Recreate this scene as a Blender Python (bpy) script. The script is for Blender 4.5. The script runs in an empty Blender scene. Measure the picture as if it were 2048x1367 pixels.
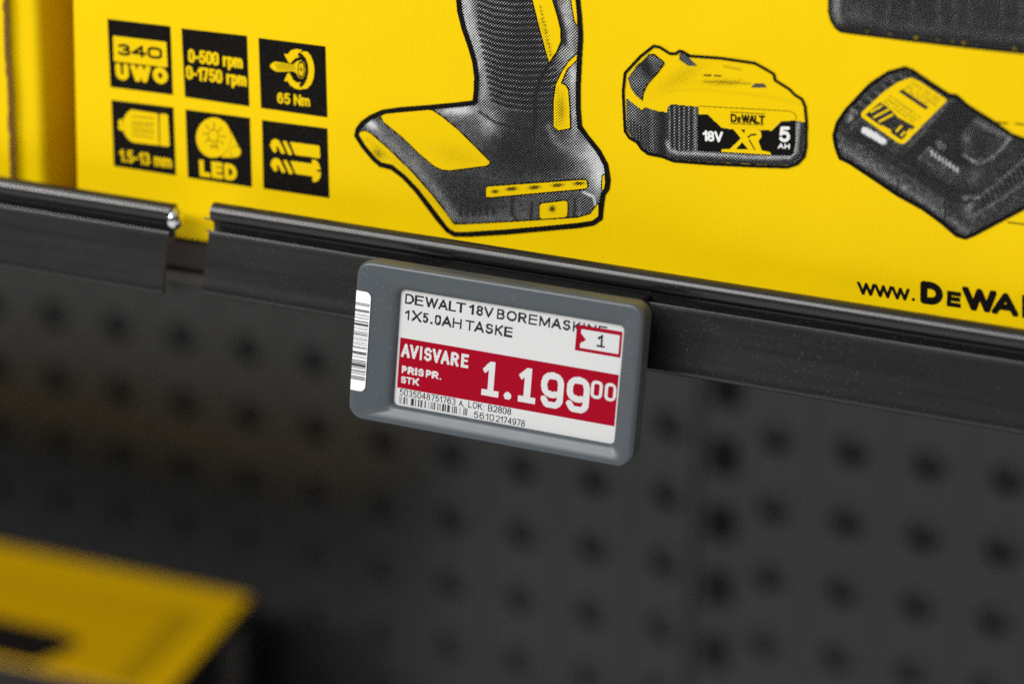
import bpy, math, random
import numpy as np
from mathutils import Vector, Matrix
random.seed(7); rng = np.random.default_rng(7)
SC = bpy.context.scene
COL = SC.collection

# ------------------------------------------------------------------ camera
cd = bpy.data.cameras.new('camera'); CAM = bpy.data.objects.new('camera', cd); COL.objects.link(CAM)
YAW, PITCH, ROLL = 0.379345, 0.408656, 0.011494
_f = Vector((-math.sin(YAW)*math.cos(PITCH), math.cos(YAW)*math.cos(PITCH), -math.sin(PITCH)))
_r = Vector((math.cos(YAW), math.sin(YAW), 0)); _u = _r.cross(_f)
_r2 = _r*math.cos(ROLL) + _u*math.sin(ROLL); _u2 = -_r*math.sin(ROLL) + _u*math.cos(ROLL)
m = Matrix((_r2, _u2, -_f)).transposed().to_4x4()
m.translation = Vector((0.361685, -0.600357, 0.202843))
CAM.matrix_world = m
cd.sensor_width = 36; cd.lens = 90.485
cd.clip_start = 0.02; cd.clip_end = 50
cd.dof.use_dof = True; cd.dof.focus_distance = 0.672; cd.dof.aperture_fstop = 5.3
cd.dof.aperture_blades = 9
SC.camera = CAM

# ------------------------------------------------------------------ light
W = bpy.data.worlds.new('World'); SC.world = W; W.use_nodes = True
# surroundings of the shop: pale floor below, dark aisle at eye level, pale ceiling above
_N = W.node_tree.nodes; _L = W.node_tree.links
_tc = _N.new('ShaderNodeTexCoord'); _sp = _N.new('ShaderNodeSeparateXYZ'); _L.new(_tc.outputs['Generated'], _sp.inputs[0])
_mr = _N.new('ShaderNodeMapRange'); _mr.inputs['From Min'].default_value = -1; _mr.inputs['From Max'].default_value = 1
_L.new(_sp.outputs[2], _mr.inputs[0])
_cr = _N.new('ShaderNodeValToRGB'); _L.new(_mr.outputs[0], _cr.inputs[0])
_e = _cr.color_ramp.elements
_e[0].position = 0; _e[0].color = (.86, .855, .84, 1); _e[1].position = 1; _e[1].color = (.42, .43, .44, 1)
for _p, _c in ((.38, (.82, .815, .80)), (.45, (.10, .10, .10)), (.54, (.07, .07, .072)), (.66, (.10, .10, .105)), (.80, (.36, .37, .38))):
    _q = _e.new(_p); _q.color = (*_c, 1)
_L.new(_cr.outputs[0], _N['Background'].inputs[0]); _N['Background'].inputs[1].default_value = 1.0

def area(name, loc, target, sx, sy, power, col=(1, 1, 1)):
    l = bpy.data.lights.new(name, 'AREA'); l.shape = 'RECTANGLE'; l.size = sx; l.size_y = sy
    l.energy = power; l.color = col
    o = bpy.data.objects.new(name, l); COL.objects.link(o); o.location = loc
    o.rotation_euler = (Vector(target)-Vector(loc)).to_track_quat('-Z', 'Y').to_euler()
    return o
area('ceiling_lamp', (-0.75, -1.25, 1.85), (0.1, 0, -0.05), 1.3, 0.35, 26, (1.0, 0.985, 0.96))
area('front_lamp', (-1.55, -1.95, 1.35), (0.1, 0, -0.05), 0.8, 0.4, 39.5, (1.0, 0.985, 0.96))
area('aisle_lamp', (-0.1, -2.3, 1.6), (0.1, 0, -0.05), 1.8, 0.4, 35, (0.97, 0.985, 1.0))

vs = SC.view_settings
vs.view_transform = 'Standard'; vs.look = 'None'; vs.gamma = 1; vs.use_curve_mapping = False; vs.exposure = 0
SC.cycles.use_denoising = False
SC.cycles.max_bounces = 8

# ------------------------------------------------------------------ materials
def srgb(r, g, b):
    f = lambda c: (c/255/12.92) if c/255 <= .04045 else ((c/255+.055)/1.055)**2.4
    return (f(r), f(g), f(b))

def mat(name, col, rough=.5, metal=0, spec=.5, bump=None, coat=0, mottle=None, rough_var=None, dust=None, warp=None):
    """procedural Principled material; bump=(scale,strength,distance,stretch) mottle=(scale,amount,stretch)"""
    M = bpy.data.materials.new(name); M.use_nodes = True
    N = M.node_tree.nodes; L = M.node_tree.links; B = N['Principled BSDF']
    B.inputs['Base Color'].default_value = (*col, 1); B.inputs['Roughness'].default_value = rough
    B.inputs['Metallic'].default_value = metal; B.inputs['Specular IOR Level'].default_value = spec
    B.inputs['Coat Weight'].default_value = coat
    tc = N.new('ShaderNodeTexCoord')
    def noise(scale, stretch, detail=4):
        mp = N.new('ShaderNodeMapping'); mp.inputs['Scale'].default_value = stretch
        L.new(tc.outputs['Object'], mp.inputs[0])
        n = N.new('ShaderNodeTexNoise'); n.inputs['Scale'].default_value = scale; n.inputs['Detail'].default_value = detail
        L.new(mp.outputs[0], n.inputs['Vector']); return n
    last = None
    if mottle:
        n = noise(mottle[0], mottle[2]); mx = N.new('ShaderNodeMix'); mx.data_type = 'RGBA'
        a = mottle[1]
        mx.inputs[6].default_value = (*[max(0, c*(1-a)) for c in col], 1)
        mx.inputs[7].default_value = (*[min(1, c*(1+a)) for c in col], 1)
        L.new(n.outputs['Fac'], mx.inputs[0]); L.new(mx.outputs[2], B.inputs['Base Color']); last = mx.outputs[2]
    if dust:  # specks of pale dust: (scale, radius, colour, density threshold, cover scale)
        v = N.new('ShaderNodeTexVoronoi'); v.inputs['Scale'].default_value = dust[0]
        L.new(tc.outputs['Object'], v.inputs['Vector'])
        lt = N.new('ShaderNodeMath'); lt.operation = 'LESS_THAN'; lt.inputs[1].default_value = dust[1]
        L.new(v.outputs['Distance'], lt.inputs[0])
        cs = N.new('ShaderNodeSeparateColor'); L.new(v.outputs['Color'], cs.inputs[0])
        n = noise(dust[4], (1, 1, 1), 3)
        ad = N.new('ShaderNodeMath'); ad.operation = 'ADD'; L.new(cs.outputs[0], ad.inputs[0]); L.new(n.outputs['Fac'], ad.inputs[1])
        gt = N.new('ShaderNodeMath'); gt.operation = 'GREATER_THAN'; gt.inputs[1].default_value = dust[3]
        L.new(ad.outputs[0], gt.inputs[0])
        ml = N.new('ShaderNodeMath'); ml.operation = 'MULTIPLY'; L.new(lt.outputs[0], ml.inputs[0]); L.new(gt.outputs[0], ml.inputs[1])
        mx = N.new('ShaderNodeMix'); mx.data_type = 'RGBA'; L.new(ml.outputs[0], mx.inputs[0])
        if last: L.new(last, mx.inputs[6])
        else: mx.inputs[6].default_value = (*col, 1)
        mx.inputs[7].default_value = (*dust[2], 1)
        L.new(mx.outputs[2], B.inputs['Base Color'])
    if warp:
        n = noise(warp[0], (1, 1, 1), 2); wb = N.new('ShaderNodeBump'); wb.inputs['Strength'].default_value = warp[1]
        wb.inputs['Distance'].default_value = warp[2]; L.new(n.outputs['Fac'], wb.inputs['Height']); L.new(wb.outputs[0], B.inputs['Normal'])
    if rough_var:
        n = noise(rough_var[0], rough_var[2]); mr = N.new('ShaderNodeMapRange')
        mr.inputs['To Min'].default_value = rough-rough_var[1]; mr.inputs['To Max'].default_value = rough+rough_var[1]
        L.new(n.outputs['Fac'], mr.inputs[0]); L.new(mr.outputs[0], B.inputs['Roughness'])
    if bump:
        n = noise(bump[0], bump[3]); b = N.new('ShaderNodeBump'); b.inputs['Strength'].default_value = bump[1]
        b.inputs['Distance'].default_value = bump[2]; L.new(n.outputs['Fac'], b.inputs['Height'])
        if warp: L.new(wb.outputs[0], b.inputs['Normal'])
        L.new(b.outputs[0], B.inputs['Normal'])
    return M

def halftone(name, paper, ink, period=.00056):
    """printed picture: black dot screen whose dot size follows the mesh attribute 'tone' (0 ink .. 1 paper)"""
    M = bpy.data.materials.new(name); M.use_nodes = True
    N = M.node_tree.nodes; L = M.node_tree.links; B = N['Principled BSDF']
    B.inputs['Roughness'].default_value = .42; B.inputs['Specular IOR Level'].default_value = .05
    tc = N.new('ShaderNodeTexCoord'); sp = N.new('ShaderNodeSeparateXYZ'); L.new(tc.outputs['Object'], sp.inputs[0])
    def mth(op, a, b=None):
        q = N.new('ShaderNodeMath'); q.operation = op
        for i, x in enumerate((a, b)):
            if x is None: continue
            if isinstance(x, (int, float)): q.inputs[i].default_value = x
            else: L.new(x, q.inputs[i])
        return q.outputs[0]
    k = 2*math.pi/period*.7071
    u = mth('MULTIPLY', mth('ADD', sp.outputs[0], sp.outputs[2]), k)
    v = mth('MULTIPLY', mth('SUBTRACT', sp.outputs[0], sp.outputs[2]), k)
    scr = mth('ADD', mth('MULTIPLY', mth('ADD', mth('COSINE', u), mth('COSINE', v)), .25), .5)
    at = N.new('ShaderNodeAttribute'); at.attribute_name = 'tone'
    d = mth('MULTIPLY', mth('SUBTRACT', at.outputs['Fac'], scr), 5.0)
    q = N.new('ShaderNodeMath'); q.operation = 'ADD'; q.use_clamp = True; L.new(d, q.inputs[0]); q.inputs[1].default_value = .5
    mx = N.new('ShaderNodeMix'); mx.data_type = 'RGBA'; L.new(q.outputs[0], mx.inputs[0])
    mx.inputs[6].default_value = (*ink, 1); mx.inputs[7].default_value = (*paper, 1)
    L.new(mx.outputs[2], B.inputs['Base Color'])
    return M

YEL = (0.745, 0.50, 0.0010)
M_YEL = mat('yellow_print', YEL, .42, spec=.07, bump=(900, .2, .0003, (1, 1, .12)), mottle=(1400, .07, (1, 1, 1)), warp=(14, .5, .006), rough_var=(35, .06, (1, 1, 1)))
M_YELP = mat('yellow_ink', YEL, .42, spec=.07)
M_INK = mat('black_ink', (.006, .0052, .0045), .45, spec=.05, dust=(2600, .22, (.10, .07, .008), 1.36, 300))
M_INKC = mat('black_ink_solid', (.006, .0052, .0045), .45, spec=.05)
M_WINK = mat('white_ink', (.72, .72, .70), .45)
M_HTW = halftone('halftone_on_white', (.62, .62, .62), (.008, .008, .008))
M_HTY = halftone('halftone_on_yellow', YEL, (.010, .009, .005))
M_KRAFT = mat('kraft_cardboard_edge', (.36, .225, .10), .85, bump=(2500, .8, .0006, (1, 1, 1)), mottle=(900, .45, (1, 1, 1)))
M_RAIL = mat('black_plastic_rail', (.0098, .0094, .0090), .25, spec=.5, bump=(500, .10, .0002, (.03, 1, 1)),
             dust=(2300, .21, (.12, .108, .092), 1.40, 30), rough_var=(300, .08, (.04, 1, 1)))
M_CUT = mat('scuffed_rail_end', (.045, .04, .036), .5)
M_ZINC = mat('zinc_rivet', (.75, .76, .78), .16, metal=1)
M_SHELF = mat('brown_black_shelf_steel', (.026, .015, .013), .5, spec=.3)
M_HEM = mat('worn_shelf_hem', (.045, .036, .025), .5)
M_BEZEL = mat('grey_abs_plastic', (.056, .067, .076), .36, spec=.5, bump=(3500, .10, .0001, (1, 1, 1)),
              dust=(1300, .12, (.30, .32, .33), 1.34, 60), rough_var=(250, .05, (1, 1, 1)))
M_PAPER = mat('epaper_white', (.535, .535, .53), .34, spec=.2, mottle=(400, .02, (1, 1, 1)))
M_EBLK = mat('epaper_black', (.022, .018, .026), .35, spec=.12)
M_ERED = mat('epaper_red', (.28, .001, .012), .35, spec=.10)
M_LABEL = mat('white_label_paper', (.82, .83, .84), .5, spec=.3)
M_BAR = mat('barcode_ink', (.018, .018, .018), .5)
M_CLIP = mat('black_clip_plastic', (.011, .011, .012), .4)
M_BOARD = mat('dark_grey_powder_coat', (.038, .038, .0378), .31, spec=.53, bump=(1500, .05, .0002, (1, 1, 1)))
M_SLOTSHADE = mat('slot_shade_black', (.006, .006, .006), .8)
M_REAR = mat('rear_wall_grey', (.040, .040, .0395), .33, spec=.36)
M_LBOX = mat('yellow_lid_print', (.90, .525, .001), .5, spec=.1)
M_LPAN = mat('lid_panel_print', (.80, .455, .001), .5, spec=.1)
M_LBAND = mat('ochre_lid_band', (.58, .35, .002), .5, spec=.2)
M_STUD = mat('dim_yellow_print', (.20, .14, .006), .5, spec=.05)
M_LBLK = mat('black_carton_print', (.010, .009, .008), .5)
M_LGRY = mat('grey_carton_print', (.13, .12, .11), .5)

# ------------------------------------------------------------------ object helpers
def put(o, parent=None):
    COL.objects.link(o)
    if parent is not None: o.parent = parent
    return o

def thing(name, label, cat, loc=(0, 0, 0), rot=(0, 0, 0), group=None, kind=None):
    o = bpy.data.objects.new(name, None); put(o); o.location = loc; o.rotation_euler = rot
    o.empty_display_size = .01
    o['label'] = label; o['category'] = cat
    if group: o['group'] = group
    if kind: o['kind'] = kind
    return o

def root_of(p):
    while p.parent is not None: p = p.parent
    return p

def part(name, V, F, mats, parent, midx=None, smooth=False, world=True, attr=None, sharp=None):
    """one mesh object under parent; V are world points (world=True) or points in the thing's own frame"""
    V = np.asarray(V, float)
    if world:
        R = root_of(parent); V = V-np.array(R.location)
    me = bpy.data.meshes.new(name)
    me.from_pydata([tuple(v) for v in V], [], F); me.validate()
    if not isinstance(mats, (list, tuple)): mats = [mats]
    for q in mats: me.materials.append(q)
    if midx is not None: me.polygons.foreach_set('material_index', midx)
    if smooth: me.polygons.foreach_set('use_smooth', [True]*len(me.polygons))
    if attr is not None:
        a = me.attributes.new('tone', 'FLOAT', 'POINT'); a.data.foreach_set('value', attr)
    if sharp: me.set_sharp_from_angle(angle=sharp)
    me.update()
    o = bpy.data.objects.new(name, me); put(o, parent)
    return o

def bevel(o, w, seg=3):
    b = o.modifiers.new('edge', 'BEVEL'); b.width = w; b.segments = seg; b.limit_method = 'ANGLE'; b.angle_limit = .6
    o.data.polygons.foreach_set('use_smooth', [True]*len(o.data.polygons)); o.data.set_sharp_from_angle(angle=1.2)
    return o

def box(x0, x1, y0, y1, z0, z1):
    V = [(x, y, z) for x in (x0, x1) for y in (y0, y1) for z in (z0, z1)]
    F = [(0, 1, 3, 2), (4, 6, 7, 5), (0, 4, 5, 1), (2, 3, 7, 6), (0, 2, 6, 4), (1, 5, 7, 3)]
    return V, F

def extrude_profile(P, x0, x1, nx=1, wob=None):
    """closed (y,z) profile swept along x, with end caps"""
    n = len(P); V = []; F = []
    for i in range(nx+1):
        x = x0+(x1-x0)*i/nx
        V += [(x, y, z) for y, z in P]
    for i in range(nx):
        for j in range(n):
            k = (j+1) % n
            F.append((i*n+j, (i+1)*n+j, (i+1)*n+k, i*n+k))
    F.append(tuple(range(n))); F.append(tuple(reversed(range(nx*n, (nx+1)*n))))
    return V, F

# ------------------------------------------------------------------ flat print: rasters of strokes and polygons
def in_poly(X, Y, P):
    r = np.zeros(X.shape, bool); n = len(P)
    for i in range(n):
        x1, y1 = P[i]; x2, y2 = P[(i+1) % n]
        if y1 == y2: continue
        c = ((Y >= min(y1, y2)) & (Y < max(y1, y2)))
        r ^= c & (X < (Y-y1)/(y2-y1)*(x2-x1)+x1)
    return r

def seg_dist(X, Y, a, b):
    ax, ay = a; dx, dy = b[0]-ax, b[1]-ay; L2 = dx*dx+dy*dy+1e-12
    t = np.clip(((X-ax)*dx+(Y-ay)*dy)/L2, 0, 1)
    return np.hypot(X-ax-t*dx, Y-ay-t*dy)

def path_dist(X, Y, P, closed=False):
    d = np.full(X.shape, 1e9)
    n = len(P)
    for i in range(n if closed else n-1):
        d = np.minimum(d, seg_dist(X, Y, P[i], P[(i+1) % n]))
    return d

class Raster:
    def __init__(s, x0, y0, x1, y1, step):
        s.x0, s.y0, s.step = x0, y0, step
        s.nx = int(math.ceil((x1-x0)/step)); s.ny = int(math.ceil((y1-y0)/step))
        gx = x0+(np.arange(s.nx)+.5)*step; gy = y0+(np.arange(s.ny)+.5)*step
        s.X, s.Y = np.meshgrid(gx, gy); s.m = np.zeros(s.X.shape, bool)
    def poly(s, P, on=True): s.m[in_poly(s.X, s.Y, P)] = on; return s
    def line(s, P, w, on=True, closed=False): s.m[path_dist(s.X, s.Y, P, closed) < w/2] = on; return s
    def ell(s, cx, cy, rx, ry, on=True, w=None):
        q = np.hypot((s.X-cx)/rx, (s.Y-cy)/ry)
        s.m[(q < 1) if w is None else (np.abs(q-1)*min(rx, ry) < w/2)] = on; return s
    def text(s, *a, on=True, **k): s.m[text_mask(s.X, s.Y, *a, **k)] = on; return s
    def rects(s):
        out = []; act = {}
        for j in range(s.ny+1):
            runs = set()
            if j < s.ny:
                row = np.concatenate(([0], s.m[j].astype(np.int8), [0])); d = np.diff(row)
                runs = set(zip(np.where(d == 1)[0].tolist(), np.where(d == -1)[0].tolist()))
            for k in list(act):
                if k not in runs: out.append((k[0], act.pop(k), k[1], j))
            for k in runs: act.setdefault(k, j)
        return [(s.x0+a*s.step, s.y0+b*s.step, s.x0+c*s.step, s.y0+d*s.step) for a, b, c, d in out]
    def mesh(s, mp):
        V = []; F = []
        for a, b, c, d in s.rects():
            n = len(V); V += [mp(a, d), mp(c, d), mp(c, b), mp(a, b)]; F.append((n, n+1, n+2, n+3))
        return V, F

# stroke alphabet: (width, [polylines]), cap height 1, y up, centre lines
def arc(cx, cy, rx, ry, a0, a1, n=10):
    return [(cx+rx*math.cos(math.radians(a0+(a1-a0)*i/n)), cy+ry*math.sin(math.radians(a0+(a1-a0)*i/n))) for i in range(n+1)]
def sarc(cx, cy, rx, ry, a0, a1, n=10, p=2.5):     # squarish arc
    f = lambda v: math.copysign(abs(v)**(2/p), v)
    return [(cx+rx*f(math.cos(math.radians(a0+(a1-a0)*i/n))), cy+ry*f(math.sin(math.radians(a0+(a1-a0)*i/n)))) for i in range(n+1)]
G = {
 'A': (.74, [[(0, -.05), (.5, 1.02), (1, -.05)], [(.2, .30), (.8, .30)]]),
 'B': (.64, [[(0, .52), (.55, .52)]+[(0, .52)], [(0, 0), (0, 1), (.5, 1)]+arc(.5, .76, .42, .24, 90, -90)+[(.56, .52)]+arc(.56, .26, .44, .26, 90, -90)+[(0, 0)]]),
 'D': (.70, [[(0, 0), (0, 1), (.42, 1)]+arc(.42, .5, .58, .5, 90, -90)+[(0, 0)]]),
 'E': (.60, [[(1, 1), (0, 1), (0, 0), (1, 0)], [(0, .52), (.92, .52)]]),
 'H': (.66, [[(0, 0), (0, 1)], [(1, 0), (1, 1)], [(0, .52), (1, .52)]]),
 'I': (.10, [[(.5, 0), (.5, 1)]]),
 'K': (.66, [[(0, 0), (0, 1)], [(1, 1.04), (0, .36)], [(.34, .60), (1.02, -.05)]]),
 'L': (.54, [[(0, 1), (0, 0), (1, 0)]]),
 'M': (.80, [[(0, 0), (0, 1), (.5, .05), (1, 1), (1, 0)]]),
 'N': (.68, [[(0, 0), (0, 1), (1, 0), (1, 1)]]),
 'O': (.78, [arc(.5, .5, .5, .5, 0, 360, 28)]),
 'P': (.62, [[(0, 0), (0, 1), (.5, 1)]+arc(.5, .73, .5, .27, 90, -90)+[(0, .46)]]),
 'R': (.66, [[(0, 0), (0, 1), (.5, 1)]+arc(.5, .74, .46, .26, 90, -90)+[(0, .48)], [(.5, .48), (1, -.04)]]),
 'S': (.62, [arc(.5, .74, .46, .26, 25, 180, 8)+arc(.45, .74, .41, .24, 180, 270, 6)+arc(.55, .26, .45, .26, 90, 0, 6)+arc(.5, .26, .5, .26, 0, -160, 10)]),
 'T': (.62, [[(0, 1), (1, 1)], [(.5, 0), (.5, 1)]]),
 'U': (.68, [[(0, 1), (0, .36)]+arc(.5, .36, .5, .36, 180, 360, 14)+[(1, 1)]]),
 'V': (.72, [[(0, 1.05), (.5, -.02), (1, 1.05)]]),
 'W': (1.0, [[(0, 1.06), (.26, -.04), (.5, 1.0), (.74, -.04), (1, 1.06)]]),
 'X': (.70, [[(0, 1.05), (1, -.05)], [(0, -.05), (1, 1.05)]]),
 '0': (.52, [sarc(.5, .70, .5, .30, 0, 180, 14)+sarc(.5, .30, .5, .30, 180, 360, 14)+[(1, .70)]]),
 '1': (.30, [[(.95, 0), (.95, 1)], [(.95, .98), (.0, .72)]]),
 '2': (.54, [arc(.5, .7, .48, .3, 165, 0, 10)+arc(.3, .68, .68, .4, -5, -50, 5)+[(0, 0), (1, 0)]]),
 '3': (.54, [arc(.48, .75, .44, .25, 150, -90, 12)+arc(.5, .26, .5, .26, 90, -150, 14)]),
 '4': (.58, [[(.72, 0), (.72, 1), (0, .28), (1, .28)]]),
 '5': (.54, [[(.92, 1), (.16, 1), (.06, .50)]+arc(.48, .32, .5, .32, 120, -150, 14)]),
 '6': (.54, [arc(.5, .32, .5, .32, 0, 360, 18), [(.92, .86)]+arc(.5, .6, .5, .4, 70, 180, 8)+[(0, .32)]]),
 '7': (.52, [[(0, 1), (1, 1), (.36, -.03)]]),
 '8': (.54, [arc(.5, .76, .42, .24, 0, 360, 16), arc(.5, .26, .5, .26, 0, 360, 16)]),
 '9': (.54, [arc(.5, .68, .5, .32, 0, 360, 18), [(.08, .14)]+arc(.5, .4, .5, .4, -110, 0, 8)+[(1, .68)]]),
 '.': (.06, [[(.5, 0), (.5, .001)]]), ':': (.06, [[(.5, 0), (.5, .001)], [(.5, .62), (.5, .621)]]),
 '-': (.26, [[(0, .40), (1, .40)]]),
 'r': (.30, [[(0, 0), (0, .72)], [(0, .42)]+arc(.9, .34, .9, .36, 160, 85, 6)]),
 'p': (.50, [[(0, -.26), (0, .72)], arc(.5, .36, .5, .36, 0, 360, 18)]),
 'm': (.80, [[(0, 0), (0, .72)], [(0, .45)]+arc(.25, .47, .25, .24, 180, 0, 8)+[(.5, 0)], [(.5, .45)]+arc(.75, .47, .25, .24, 180, 0, 8)+[(1, 0)]]),
 'h': (.50, [[(0, 0), (0, 1)], [(0, .42)]+arc(.5, .40, .5, .32, 180, 0, 8)+[(1, 0)]]),
 # upright signage numerals of the price
 'i': (.50, [[(.58, 0), (.58, .97)], [(.62, .93), (.05, .68)], [(-.02, 0), (1.02, 0)]]),
 'g': (.64, [sarc(.5, .70, .5, .30, 0, 180, 16)+sarc(.5, .66, .5, .30, 180, 285, 12)+[(.98, .37)], [(.02, .17), (.12, .09)]+sarc(.5, .25, .5, .25, -125, 0, 12)+[(1, .70)]]),
}
def text_mask(X, Y, s, TL, TR, BL, sw, gap=.22, space=.42, widths=None, clip=True):
    """mask of string s fitted in the parallelogram TL,TR,BL (cap height = TL-BL); sw is the stroke width"""
    TL, TR, BL = (np.array(q, float) for q in (TL, TR, BL))
    U = TR-TL; Vv = BL-TL; Wd = np.hypot(*U); Hh = np.hypot(*Vv)
    A = np.linalg.inv(np.array([U, Vv]).T)
    u = (A[0, 0]*(X-TL[0])+A[0, 1]*(Y-TL[1]))*Wd; v = Hh-(A[1, 0]*(X-TL[0])+A[1, 1]*(Y-TL[1]))*Hh
    tot = 0; cells = []
    for i, ch in enumerate(s):
        if ch == ' ': tot += space-gap; continue
        gw = (widths or {}).get(ch, G[ch][0]); cells.append((ch, tot, gw)); tot += gw+gap
    tot -= gap
    k = (Wd-sw)/tot
    out = np.zeros(X.shape, bool); hw = sw/2; ih = Hh-sw
    for ch, c0, gw in cells:
        cx = hw+c0*k; cw = gw*k
        sel = (u > cx-sw) & (u < cx+cw+sw) & (v > -.4*Hh) & (v < 1.1*Hh)
        if not sel.any(): continue
        uu = u[sel]; vv = v[sel]; mk = np.zeros(uu.shape, bool)
        for pl in G[ch][1]:
            P = [(cx+x*cw, hw+y*ih) for x, y in pl]
            mk |= path_dist(uu, vv, P) < hw
            for (ax, ay), (bx, by) in zip(P[:-1], P[1:]):       # square corners on upright strokes
                if len(pl) <= 9 and (abs(ax-bx) < 1e-6 or abs(ay-by) < 1e-6):
                    x0, x1 = sorted((ax, bx)); y0, y1 = sorted((ay, by))
                    e = hw if len(pl) > 2 else hw*(abs(ay-by) < 1e-6)*0+hw
                    mk |= (uu > x0-hw) & (uu < x1+hw) & (vv > y0-hw) & (vv < y1+hw)
        if clip:
            lo = -.4*Hh if ch in 'p' else 0
            mk &= (vv >= lo) & (vv <= Hh)
        t = out[sel]; t |= mk; out[sel] = t
    return out

# ------------------------------------------------------------------ the carton and its printed artwork
# the artwork sheet: flat layout coordinates of the print -> millimetres on the carton front
HM = np.array([[1.62701639e-01, -8.74767464e-03, -3.44186809e+01], [1.93485866e-02, -1.46904861e-01, 1.13793669e+00], [8.80479413e-05, -8.57709547e-05, 1.0]])
def sheet(layer):
    def f(x, y):
        q = HM @ np.array((x, y, 1.0)); return (q[0]/q[2]/1000, -.00006*layer, q[1]/q[2]/1000)
    return f

CZ = -.0627
carton = thing('power_tool_carton', 'large yellow cardboard carton printed with a drill, battery and charger on the upper shelf', 'box', (.2, 0, CZ))
def carton_body():
    V = []; F = []; mi = []
    # front and side walls, slightly leaning left edge, rounded folds
    x0t, x0b, x1 = -.0105, -.0138, .44; top = .20; dep = .24; r = .0016
    def lp(z):
        t = (z-CZ)/(0-CZ); xl = x0b+(x0t-x0b)*min(t, 1.6)*.75
        P = [(xl, dep)] + [(xl+r-r*math.cos(a), r-r*math.sin(a)) for a in np.linspace(0, math.pi/2, 5)]
        P += [(x1-r+r*math.sin(a), r-r*math.cos(a)) for a in np.linspace(0, math.pi/2, 5)] + [(x1, dep)]
        return P
    zs = [CZ, CZ+.0012, CZ+.003]+list(np.linspace(CZ+.01, top, 8))
    n = None
    for i, z in enumerate(zs):
        P = lp(z); n = len(P); ins = .0012 if i == 0 else 0
        V += [(x, y+ins, z) for x, y in P]
    for i in range(len(zs)-1):
        for j in range(n-1):
            F.append((i*n+j, i*n+j+1, (i+1)*n+j+1, (i+1)*n+j)); mi.append(1 if j == 0 else 0)  # unseen left wall tinted ochre, added to weaken bounce light in the gap
        F.append((i*n+n-1, i*n, (i+1)*n, (i+1)*n+n-1)); mi.append(0)
    F.append(tuple(reversed(range(n)))); mi.append(0); F.append(tuple(range((len(zs)-1)*n, len(zs)*n))); mi.append(0)
    return part('carton_body', V, F, [M_YEL, M_LBAND], carton, midx=mi, smooth=True, sharp=.5)
carton_body()

def art(name, R, m, layer, parent=carton, label=None):
    V, F = R.mesh(sheet(layer)); o = part(name, V, F, m, parent)
    if label: o['label'] = label
    return o

def Z(scale, ox, oy):      # magnified-plan coordinates -> sheet coordinates
    def f(P):
        if isinstance(P, tuple): return (P[0]/scale+ox, P[1]/scale+oy)
        return [(x/scale+ox, y/scale+oy) for x, y in P]
    return f

def quad_part(name, Q, m, layer, parent):
    mp = sheet(layer); return part(name, [mp(*q) for q in (Q[3], Q[2], Q[1], Q[0])], [(0, 1, 2, 3)], m, parent)

TILES = [[(215, 38), (341, 53), (346, 190), (221, 174)], [(363, 57), (494, 72), (499, 213), (370, 194)], [(517, 76), (651, 93), (655, 235), (522, 216)],
         [(223, 200), (347, 215), (352, 351), (228, 332)], [(371, 219), (500, 236), (504, 374), (376, 355)], [(524, 240), (655, 257), (659, 396), (527, 377)]]
def tile_raster(Q, step=.6):
    xs = [q[0] for q in Q]; ys = [q[1] for q in Q]
    return Raster(min(xs), min(ys), max(xs), max(ys), step)
tiles = []
TL_ = ['black icon reading 340 UWO', 'black icon with two rpm speeds', 'black icon of a turning screw reading 65 Nm', 'black icon of a drill chuck reading 1.5-13 mm', 'black icon of a lamp reading LED', 'black icon of two drill bits']
for Q, lab in zip(TILES, TL_):
    o = quad_part('feature_icon', Q, M_INK, 1, carton); o['label'] = lab; tiles.append(o)

# 1: 340 UWO
z = Z(6.8267, 200, 30); R = tile_raster(TILES[0])
R.poly(z([(190, 285), (180, 300), (190, 620), (200, 633), (910, 715), (925, 700), (908, 378), (895, 368)]))
R.text('340', z((236, 386)), z((850, 448)), z((242, 548)), 5.6, gap=.30, widths={'3': .85, '4': .95, '0': .95}, on=False)
R.text('UWO', z((208, 655)), z((922, 724)), z((222, 880)), 10.8, gap=.46, widths={'U': .50, 'W': .95, 'O': .62})
art('icon_print', R, M_YELP, 2, tiles[0])
# 2: rpm
R = tile_raster(TILES[1])
R.text('0-500 rpm', z((1204, 462)), z((1948, 552)), z((1208, 645)), 5.2, gap=.32, space=.85)
R.text('0-1750 rpm', z((1174, 688)), z((2002, 796)), z((1180, 872)), 5.2, gap=.32, space=.85)
art('icon_print', R, M_YELP, 2, tiles[1])
# 3: screw, 65 Nm
z = Z(3.905, 480, 60); R = tile_raster(TILES[2])
R.poly(z([(470, 176), (505, 166), (530, 172), (556, 205), (575, 255), (582, 310), (576, 375), (556, 425), (528, 455), (500, 462), (476, 452), (505, 425), (526, 380), (536, 330), (534, 275), (518, 225), (495, 195)]))
R.poly(z([(345, 186), (372, 190), (400, 160), (440, 148), (488, 156), (462, 178), (448, 200), (470, 208), (432, 222), (398, 255), (386, 262)]))
R.poly(z([(378, 330), (346, 400), (372, 398), (396, 432), (430, 456), (476, 466), (490, 458), (462, 436), (474, 410), (446, 412), (414, 388), (396, 350)]))
R.poly(z([(233, 282), (252, 258), (276, 247), (420, 268), (448, 244), (480, 236), (502, 256), (512, 310), (502, 360), (484, 380), (462, 372), (440, 335), (418, 322), (290, 326), (262, 312)]))
for k in range(8): R.line(z([(282+k*19, 262), (300+k*19, 312)]), 1.5, on=False)
R.ell(*z((478, 308)), 6.2, 15, on=False, w=1.8)
R.line(z([(478, 285), (478, 330)]), 2, on=False); R.line(z([(462, 306), (494, 310)]), 2, on=False)
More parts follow.
